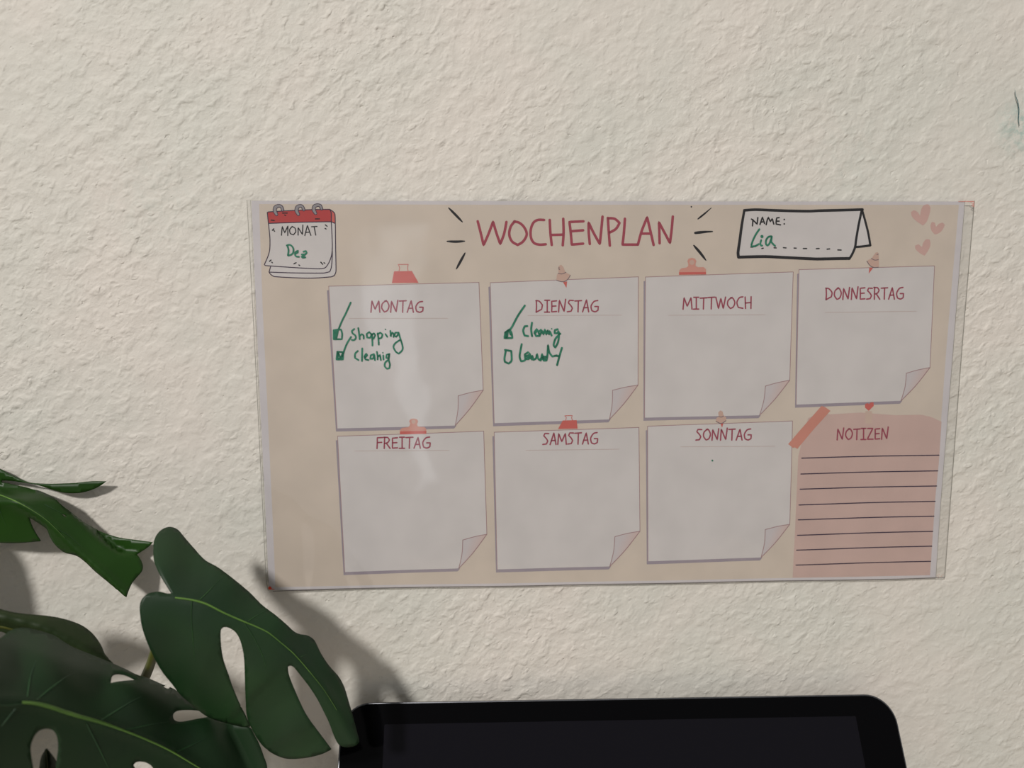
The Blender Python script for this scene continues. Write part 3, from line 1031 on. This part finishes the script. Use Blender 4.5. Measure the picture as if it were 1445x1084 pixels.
def make_leaf(outline, holes, depth, m, midrib, ribw, veins, veinw, step=6, rib_mat=None, rib_name='midrib', vein_mat=None):
    o = catmull(outline, 3.0, True, 60)
    hs = [catmull(h, 3.0, True, 60) for h in holes]
    v, f = fill(o, hs, step)
    w = at(v, depth(v))
    lf = mesh_obj('leaf', w, f, m, plant, smooth=True)
    s = lf.modifiers.new('thickness', 'SOLIDIFY')
    s.thickness = 0.0006
    s.offset = 0

    def ridge(lines, widths, name, mt, lift):
        V, F, n = [], [], 0
        for ln, wd in zip(lines, widths):
            p = catmull(ln, 3.0)
            P = np.array(p)
            W = np.interp(np.linspace(0, 1, len(P)), np.linspace(0, 1, len(wd)), wd)
            T_ = np.gradient(P, axis=0)
            T_ /= np.linalg.norm(T_, axis=1)[:, None]
            N = np.c_[-T_[:, 1], T_[:, 0]]
            rows = []
            for a, hgt in ((-0.5, -0.1), (-0.3, 0.7), (0, 1.0), (0.3, 0.7), (0.5, -0.1)):
                q = P + N * (W * a)[:, None]
                hh = 0.0003 + hgt * lift * W / max(wd)
                rows.append(at(q, depth(q) - hh))
            k_ = len(P)
            V.append(np.concatenate(rows))
            for r_ in range(4):
                for i in range(k_ - 1):
                    F.append((n + r_ * k_ + i, n + r_ * k_ + i + 1, n + (r_ + 1) * k_ + i + 1, n + (r_ + 1) * k_ + i))
            n += 5 * k_
        mesh_obj(name, np.concatenate(V), F, mt, lf, smooth=True)
    if midrib is not None:
        ridge([midrib], [ribw], rib_name, rib_mat or M_rib, 0.0009)
    for ln in veins:
        ridge([ln], [veinw], 'side_vein', vein_mat or M_vein, 0.0003)
    return lf


B3 = lambda p: crop(180, 730, 3.063, p)
A1 = lambda p: crop(0, 640, 4.817, p)
Q2 = lambda p: crop(0, 859, 4.817, p)

# ---- leaf in the middle (B)
outB = B3([(190, 330), (165, 290), (135, 240), (115, 190), (112, 130), (120, 90), (145, 58), (180, 44), (215, 55), (250, 95), (290, 140), (335, 187), (385, 215), (440, 255),
           (495, 300), (530, 330), (580, 380), (640, 425), (690, 468), (715, 492), (740, 505), (775, 512), (805, 532), (835, 590), (870, 642), (910, 688), (935, 735), (955, 800),
           (970, 850), (985, 910), (999, 970), (990, 983), (970, 990), (940, 992), (912, 980), (893, 945), (870, 885), (848, 840), (820, 785), (785, 730), (750, 685), (722, 650), (705, 640),
           (693, 645), (697, 680), (715, 730), (745, 800), (770, 850), (800, 895), (845, 955), (880, 1003), (840, 1022), (790, 1035), (730, 1043), (680, 1040), (630, 1020), (590, 990),
           (560, 952), (540, 915), (524, 880), (514, 840), (509, 740), (507, 660), (503, 600), (490, 540), (470, 500), (440, 478), (415, 475), (403, 490), (405, 560), (415, 620), (435, 680),
           (455, 740), (480, 800), (504, 848), (530, 904), (500, 905), (460, 896), (400, 880), (350, 862), (310, 835), (270, 800), (230, 765), (190, 715), (150, 665), (115, 605),
           (85, 540), (62, 470), (53, 400), (56, 368), (70, 345), (95, 328), (140, 323), (172, 331)])
ribB = B3([(205, 348), (280, 358), (340, 375), (420, 415), (500, 450), (560, 475), (610, 500), (660, 540), (720, 592), (790, 672), (850, 748), (905, 835), (945, 915), (985, 978)])


def depthB(q):
    t, s = seg_dist(np.asarray(q, float), ribB)
    up = np.clip(t, 0, None)
    dn = np.clip(-t, 0, None)
    y = -0.067 + 0.015 * s + 0.00020 * up + 0.0000008 * up**2 - 0.00008 * dn + 0.0000009 * dn**2
    y += 0.0012 * np.sin(s * 26) * np.clip(up / 40, 0, 1) + 0.0008 * np.sin(s * 20 + 1) * np.clip(dn / 60, 0, 1)
    y -= 0.0012 * np.exp(-(t / 7.0) ** 2) * np.clip(s * 2.0 - 0.6, 0, 1)
    return y


make_leaf(outB, [], depthB, M_leafB, ribB[:12], [2.6, 3.2, 2.8, 2.2, 1.6, 1.2, 0.9, 0.5],
          [B3([(312, 357), (350, 320), (380, 288), (410, 260)]), B3([(522, 448), (560, 424), (600, 402)]), B3([(278, 362), (276, 430), (282, 520), (290, 620)]),
           B3([(748, 604), (775, 592)]), B3([(505, 458), (545, 520), (580, 590), (602, 660)])], [1.3, 1.0, 0.5])

# ---- upper left leaf (A)
outA = A1([(-1000, 120), (-980, -10), (-800, -90), (-500, -70), (-250, 10), (0, 106), (60, 140), (140, 176), (190, 196), (240, 203), (330, 207), (420, 205), (520, 200), (620, 190), (722, 190),
           (690, 215), (640, 241), (570, 263), (500, 270), (430, 265), (370, 250), (300, 226), (240, 210), (190, 201), (130, 192), (60, 184), (14, 183), (8, 190), (16, 198),
           (60, 206), (150, 226), (250, 252), (330, 284), (380, 317), (420, 355), (480, 402), (540, 450), (600, 490), (680, 530), (760, 560), (830, 577), (930, 590), (1038, 605),
           (1010, 635), (970, 662), (930, 686), (950, 712), (970, 760), (965, 800), (930, 842), (900, 880), (875, 930), (860, 976), (820, 945), (760, 892), (700, 842), (640, 792), (600, 752),
           (540, 703), (500, 686), (450, 675), (410, 650), (370, 610), (340, 560), (320, 512), (250, 462), (195, 430), (215, 490), (240, 540), (275, 595), (200, 602), (120, 607), (40, 607),
           (-100, 596), (-300, 560), (-600, 440), (-850, 280)])
ribA = A1([(-960, 60), (-700, 120), (-350, 190), (0, 282), (100, 322), (200, 375), (300, 440), (370, 503), (440, 575), (520, 655), (600, 725), (700, 815), (855, 965)])
foldA = A1([(300, 245), (400, 345), (480, 420), (560, 480), (620, 545), (700, 612), (780, 668), (850, 690), (930, 690), (1050, 640)])


def depthA(q):
    q = np.asarray(q, float)
    t, s = seg_dist(q, ribA)
    up = np.clip(t, 0, None)
    dn = np.clip(-t, 0, None)
    y = -0.020 + 0.004 * np.clip(s, 0, 1) + 0.00018 * up + 0.00010 * np.clip(dn, 0, 90)
    f, _ = seg_dist(q, foldA)
    g = np.clip(f, 0, None) * np.clip((q[:, 0] - 62) / 60, 0, 1)
    g = g * np.clip((q[:, 1] - 700) / 20, 0, 1)
    y += 0.0008 * g + 0.011 * np.clip((708 - q[:, 1]) / 20, 0, 1)
    y += 0.0006 * np.clip(30 - np.abs(q[:, 1] - 690 - (q[:, 0] - 60) * 0.1), 0, 30) * 0.0
    y -= 0.001 * np.exp(-(t / 6.0) ** 2)
    return np.minimum(y, -0.005)


make_leaf(outA, [A1([(418, 412), (436, 415), (458, 430), (440, 428)])], depthA, M_leafA, ribA[:9], [3.4, 3.2, 3.0, 2.6, 2.0, 1.2, 0.5],
          [A1([(300, 345), (370, 380), (430, 412)]), A1([(-10, 350), (10, 420), (45, 500)]), A1([(400, 520), (470, 560), (560, 640)])], [1.1, 0.8, 0.4], step=5)

# ---- lower left near leaf (C)
outC = Q2([(-1500, 560), (-1350, 380), (-1000, 260), (-600, 205), (-280, 200), (-80, 215), (0, 203), (60, 157), (130, 136), (200, 140), (300, 165), (370, 190), (430, 230), (500, 270), (600, 310), (700, 350),
           (760, 375), (850, 415), (920, 450), (1000, 475), (1100, 518), (1180, 550), (1240, 598), (1290, 645), (1360, 690), (1450, 745), (1560, 775), (1640, 792), (1700, 812),
           (1728, 860), (1760, 920), (1790, 1000), (1815, 1084), (1800, 1300), (1650, 1550), (1350, 1760), (900, 1850), (400, 1800), (-100, 1750), (-700, 1550), (-1200, 1150), (-1480, 800)])
holesC = [Q2([(750, 508), (756, 478), (768, 454), (800, 443), (850, 450), (892, 468), (930, 488), (860, 492), (800, 498)]),
          Q2([(1172, 740), (1175, 718), (1190, 704), (1220, 692), (1300, 688), (1380, 697), (1430, 726), (1400, 740), (1330, 752), (1250, 768), (1210, 770), (1185, 762)]),
          Q2([(206, 960), (210, 915), (235, 858), (270, 825), (320, 815), (365, 832), (390, 875), (397, 940), (390, 1010), (380, 1084), (366, 1170), (300, 1230), (248, 1160), (222, 1070)]),
          Q2([(905, 1060), (925, 1042), (970, 1040), (1010, 1055), (1040, 1084), (1060, 1150), (1010, 1170), (940, 1120)]),
          Q2([(1095, 525), (1130, 527), (1166, 545), (1130, 546)])]
ribC = Q2([(150, 638), (240, 645), (340, 668), (450, 705), (560, 738), (700, 778), (850, 832), (1000, 892), (1150, 962), (1300, 1050), (1445, 1140), (1600, 1260)])


def depthC(q):
    q = np.asarray(q, float)
    t, s = seg_dist(q, ribC)
    up = np.clip(t, 0, None)
    dn = np.clip(-t, 0, None)
    y = -0.054 - 0.00016 * np.clip(352 - q[:, 0], -60, 480) + 0.00009 * up + 0.0000010 * up**2 - 0.00004 * dn + 0.0000004 * dn**2
    y += 0.0016 * np.sin(q[:, 0] * 0.055 + 0.5) * np.clip(up / 45, 0, 1)
    f, _ = seg_dist(q, Q2([(1000, 560), (1150, 610), (1300, 670), (1445, 760)]))
    y += 0.00012 * np.clip(f, 0, None)
    y -= 0.0012 * np.exp(-(t / 7.0) ** 2)
    return np.minimum(y, -0.048)


make_leaf(outC, holesC, depthC, M_leafC, ribC, [4.2, 6.4, 6.2, 5.4, 3.6, 3.2, 2.8, 2.2, 1.4, 0.6],
          [Q2([(250, 622), (350, 540), (460, 460), (575, 398)]), Q2([(188, 600), (205, 480), (225, 410), (250, 350)]), Q2([(690, 758), (800, 690), (900, 630), (960, 600)]),
           Q2([(590, 780), (660, 920), (740, 1084)]), Q2([(860, 826), (1000, 795), (1160, 768)]), Q2([(150, 650), (60, 658), (-40, 655)]), Q2([(110, 680), (60, 740), (10, 800)]),
           Q2([(1200, 975), (1300, 930), (1400, 880)])], [3.6, 2.8, 1.2], step=7, vein_mat=M_veinC)

# ---- olive leaf behind (D)
outD = Q2([(-700, 60), (-560, -80), (-300, -90), (-120, -40), (0, 5), (80, 26), (180, 40), (300, 50), (400, 65), (490, 90), (560, 120), (620, 165), (660, 212), (690, 262), (710, 310), (740, 345), (768, 376),
           (760, 420), (640, 430), (480, 420), (300, 350), (150, 260), (90, 205), (40, 168), (0, 155), (-120, 160), (-300, 220), (-560, 220)])
ribD = Q2([(-650, 60), (-300, 90), (0, 125), (110, 150), (260, 190), (420, 270), (640, 390)])


def depthD(q):
    q = np.asarray(q, float)
    t, s = seg_dist(q, ribD)
    return -0.068 + 0.012 * s - 0.00022 * np.clip(t, 0, None) + 0.0005 * np.clip(t - 14, 0, None) - 0.00005 * np.clip(-t, 0, None)


make_leaf(outD, [], depthD, M_leafD, ribD, [4, 5, 4, 2, 1], [], [1], rib_mat=M_stem)

# ---- leaf beyond the left edge of the frame (its shadow falls into view)
outF = [(-360, 800), (-345, 740), (-300, 700), (-240, 682), (-195, 694), (-162, 730), (-150, 790), (-154, 860), (-170, 915), (-205, 945), (-260, 945), (-320, 905), (-352, 850)]
ribF = [(-355, 815), (-290, 800), (-225, 810), (-175, 850)]
make_leaf(outF, [], lambda q: -0.053 + 0.00005 * np.abs(seg_dist(np.asarray(q, float), ribF)[0]), M_leafC, ribF, [4, 3, 1], [], [1], step=10)
outG = [(-300, 1180), (-310, 1080), (-270, 1010), (-200, 975), (-120, 975), (-60, 1000), (-25, 1040), (-18, 1100), (-40, 1170), (-100, 1220), (-190, 1240), (-260, 1225)]  # unseen leaf added to shade the wall behind the hole in leaf C
ribG = [(-300, 1170), (-220, 1120), (-130, 1080), (-45, 1060)]
make_leaf(outG, [], lambda q: -0.054 + 0.00006 * np.abs(seg_dist(np.asarray(q, float), ribG)[0]), M_leafC, ribG, [4, 3, 1], [], [1], step=10)

# ---- leaf seen through the hole (E)
outE = Q2([(312, 953), (345, 988), (376, 1035), (390, 1100), (380, 1250), (330, 1420), (290, 1250), (268, 1130), (276, 1060), (288, 1000)])
make_leaf(outE, [], lambda q: -0.088 - 0.0 * np.asarray(q, float)[:, 0] + 0.0004 * np.abs(np.asarray(q, float)[:, 0] - 66), M_leafD,
          Q2([(312, 960), (322, 1050), (328, 1250), (330, 1400)]), [0.6, 1.2, 1.6], [], [1], rib_mat=M_stem)


# ---- petioles and pot
def tube(name, pts, r, m, parent, K=10):
    P = [np.array(p, float) for p in pts]
    # resample with Catmull-Rom
    Q = []
    for i in range(len(P) - 1):
        p0, p1, p2, p3 = P[max(i - 1, 0)], P[i], P[i + 1], P[min(i + 2, len(P) - 1)]
        for j in range(8):
            u = j / 8
            Q.append(0.5 * ((2 * p1) + (-p0 + p2) * u + (2 * p0 - 5 * p1 + 4 * p2 - p3) * u**2 + (-p0 + 3 * p1 - 3 * p2 + p3) * u**3))
    Q.append(P[-1])
    Q = np.array(Q)
    T_ = np.gradient(Q, axis=0)
    T_ /= np.linalg.norm(T_, axis=1)[:, None]
    R_ = np.interp(np.linspace(0, 1, len(Q)), np.linspace(0, 1, len(r)), r)
    V, F = [], []
    ref = np.array([0.0, 1.0, 0.0])
    for q, t, rad in zip(Q, T_, R_):
        a = np.cross(t, ref)
        a /= np.linalg.norm(a)
        b = np.cross(t, a)
        V += [q + rad * (math.cos(2 * math.pi * k_ / K) * a + math.sin(2 * math.pi * k_ / K) * b) for k_ in range(K)]
    n = len(Q)
    for i in range(n - 1):
        for k_ in range(K):
            F.append((i * K + k_, i * K + (k_ + 1) % K, (i + 1) * K + (k_ + 1) % K, (i + 1) * K + k_))
    F.append(tuple(range(K))[::-1])
    F.append(tuple(range((n - 1) * K, n * K)))
    return mesh_obj(name, np.array(V), F, m, parent, smooth=True)


pa = lambda px, py, y: at((px, py), y)[0]
tube('petiole', [CROWN + (0.01, 0.01, -0.01), pa(60, 1240, -0.052), pa(150, 1070, -0.046), pa(203, 960, -0.048), pa(218, 920, -0.055), pa(236, 862, -0.059), pa(244, 842, -0.0665)],
     [0.0032, 0.0024, 0.002, 0.0017, 0.0015, 0.0014], M_stem, plant)
tube('petiole', [CROWN + (0, 0, -0.01), pa(-150, 1120, -0.100), pa(-40, 1030, -0.100), pa(15, 1000, -0.093), pa(30, 993, -0.101)], [0.0034, 0.0024, 0.002, 0.002], M_stem, plant)
tube('petiole', [CROWN + (-0.01, 0, -0.01), pa(-330, 950, -0.085), pa(-280, 780, -0.05), pa(-203, 655, -0.0205)], [0.0034, 0.0024, 0.002, 0.002], M_stem, plant)
tube('petiole', [CROWN + (0, -0.01, -0.01), pa(-260, 980, -0.085), pa(-200, 900, -0.078), pa(-138, 871, -0.0685)], [0.0034, 0.0024, 0.002, 0.002], M_stem, plant)
tube('petiole', [CROWN + (-0.01, 0.02, -0.01), pa(-440, 1000, -0.075), pa(-400, 880, -0.060), pa(-354, 816, -0.0535)], [0.003, 0.0022, 0.0018, 0.0015], M_stem, plant)
tube('petiole', [CROWN + (0.0, 0.02, -0.01), pa(-400, 1280, -0.075), pa(-340, 1220, -0.060), pa(-298, 1168, -0.0545)], [0.003, 0.0022, 0.0018, 0.0015], M_stem, plant)
tube('petiole', [CROWN + (0.012, 0, -0.01), pa(-60, 1250, -0.085), pa(40, 1220, -0.083), pa(68, 1145, -0.0885)], [0.003, 0.0022, 0.0018, 0.0015], M_stem, plant)

M_pot = mat('white_glazed_pot', (0.62, 0.60, 0.56), 0.3)
mottle(M_pot, (0.58, 0.56, 0.52), (0.66, 0.64, 0.60), 25)
M_soil = mat('dark_soil', (0.03, 0.022, 0.016), 0.95)
mottle(M_soil, (0.02, 0.015, 0.01), (0.06, 0.045, 0.03), 180)


def lathe(name, prof, m, parent, K=40):
    V, F = [], []
    for r, z in prof:
        V += [(CROWN[0] + r * math.cos(2 * math.pi * k_ / K), CROWN[1] + r * math.sin(2 * math.pi * k_ / K), z) for k_ in range(K)]
    for i in range(len(prof) - 1):
        for k_ in range(K):
            F.append((i * K + k_, i * K + (k_ + 1) % K, (i + 1) * K + (k_ + 1) % K, (i + 1) * K + k_))
    F.append(tuple(range(K))[::-1])
    F.append(tuple(range((len(prof) - 1) * K, len(prof) * K)))
    return mesh_obj(name, np.array(V), F, m, parent, smooth=True)


z0 = DESK_Z
lathe('pot', [(0.050, z0), (0.054, z0 + 0.002), (0.066, z0 + 0.10), (0.069, z0 + 0.118), (0.069, z0 + 0.122), (0.065, z0 + 0.122), (0.063, z0 + 0.112)], M_pot, plant)
lathe('soil', [(0.0625, z0 + 0.1125), (0.0625, z0 + 0.116), (0.03, z0 + 0.121)], M_soil, plant)

for o in bpy.data.objects:
    if '_o' in o:
        del o['_o']
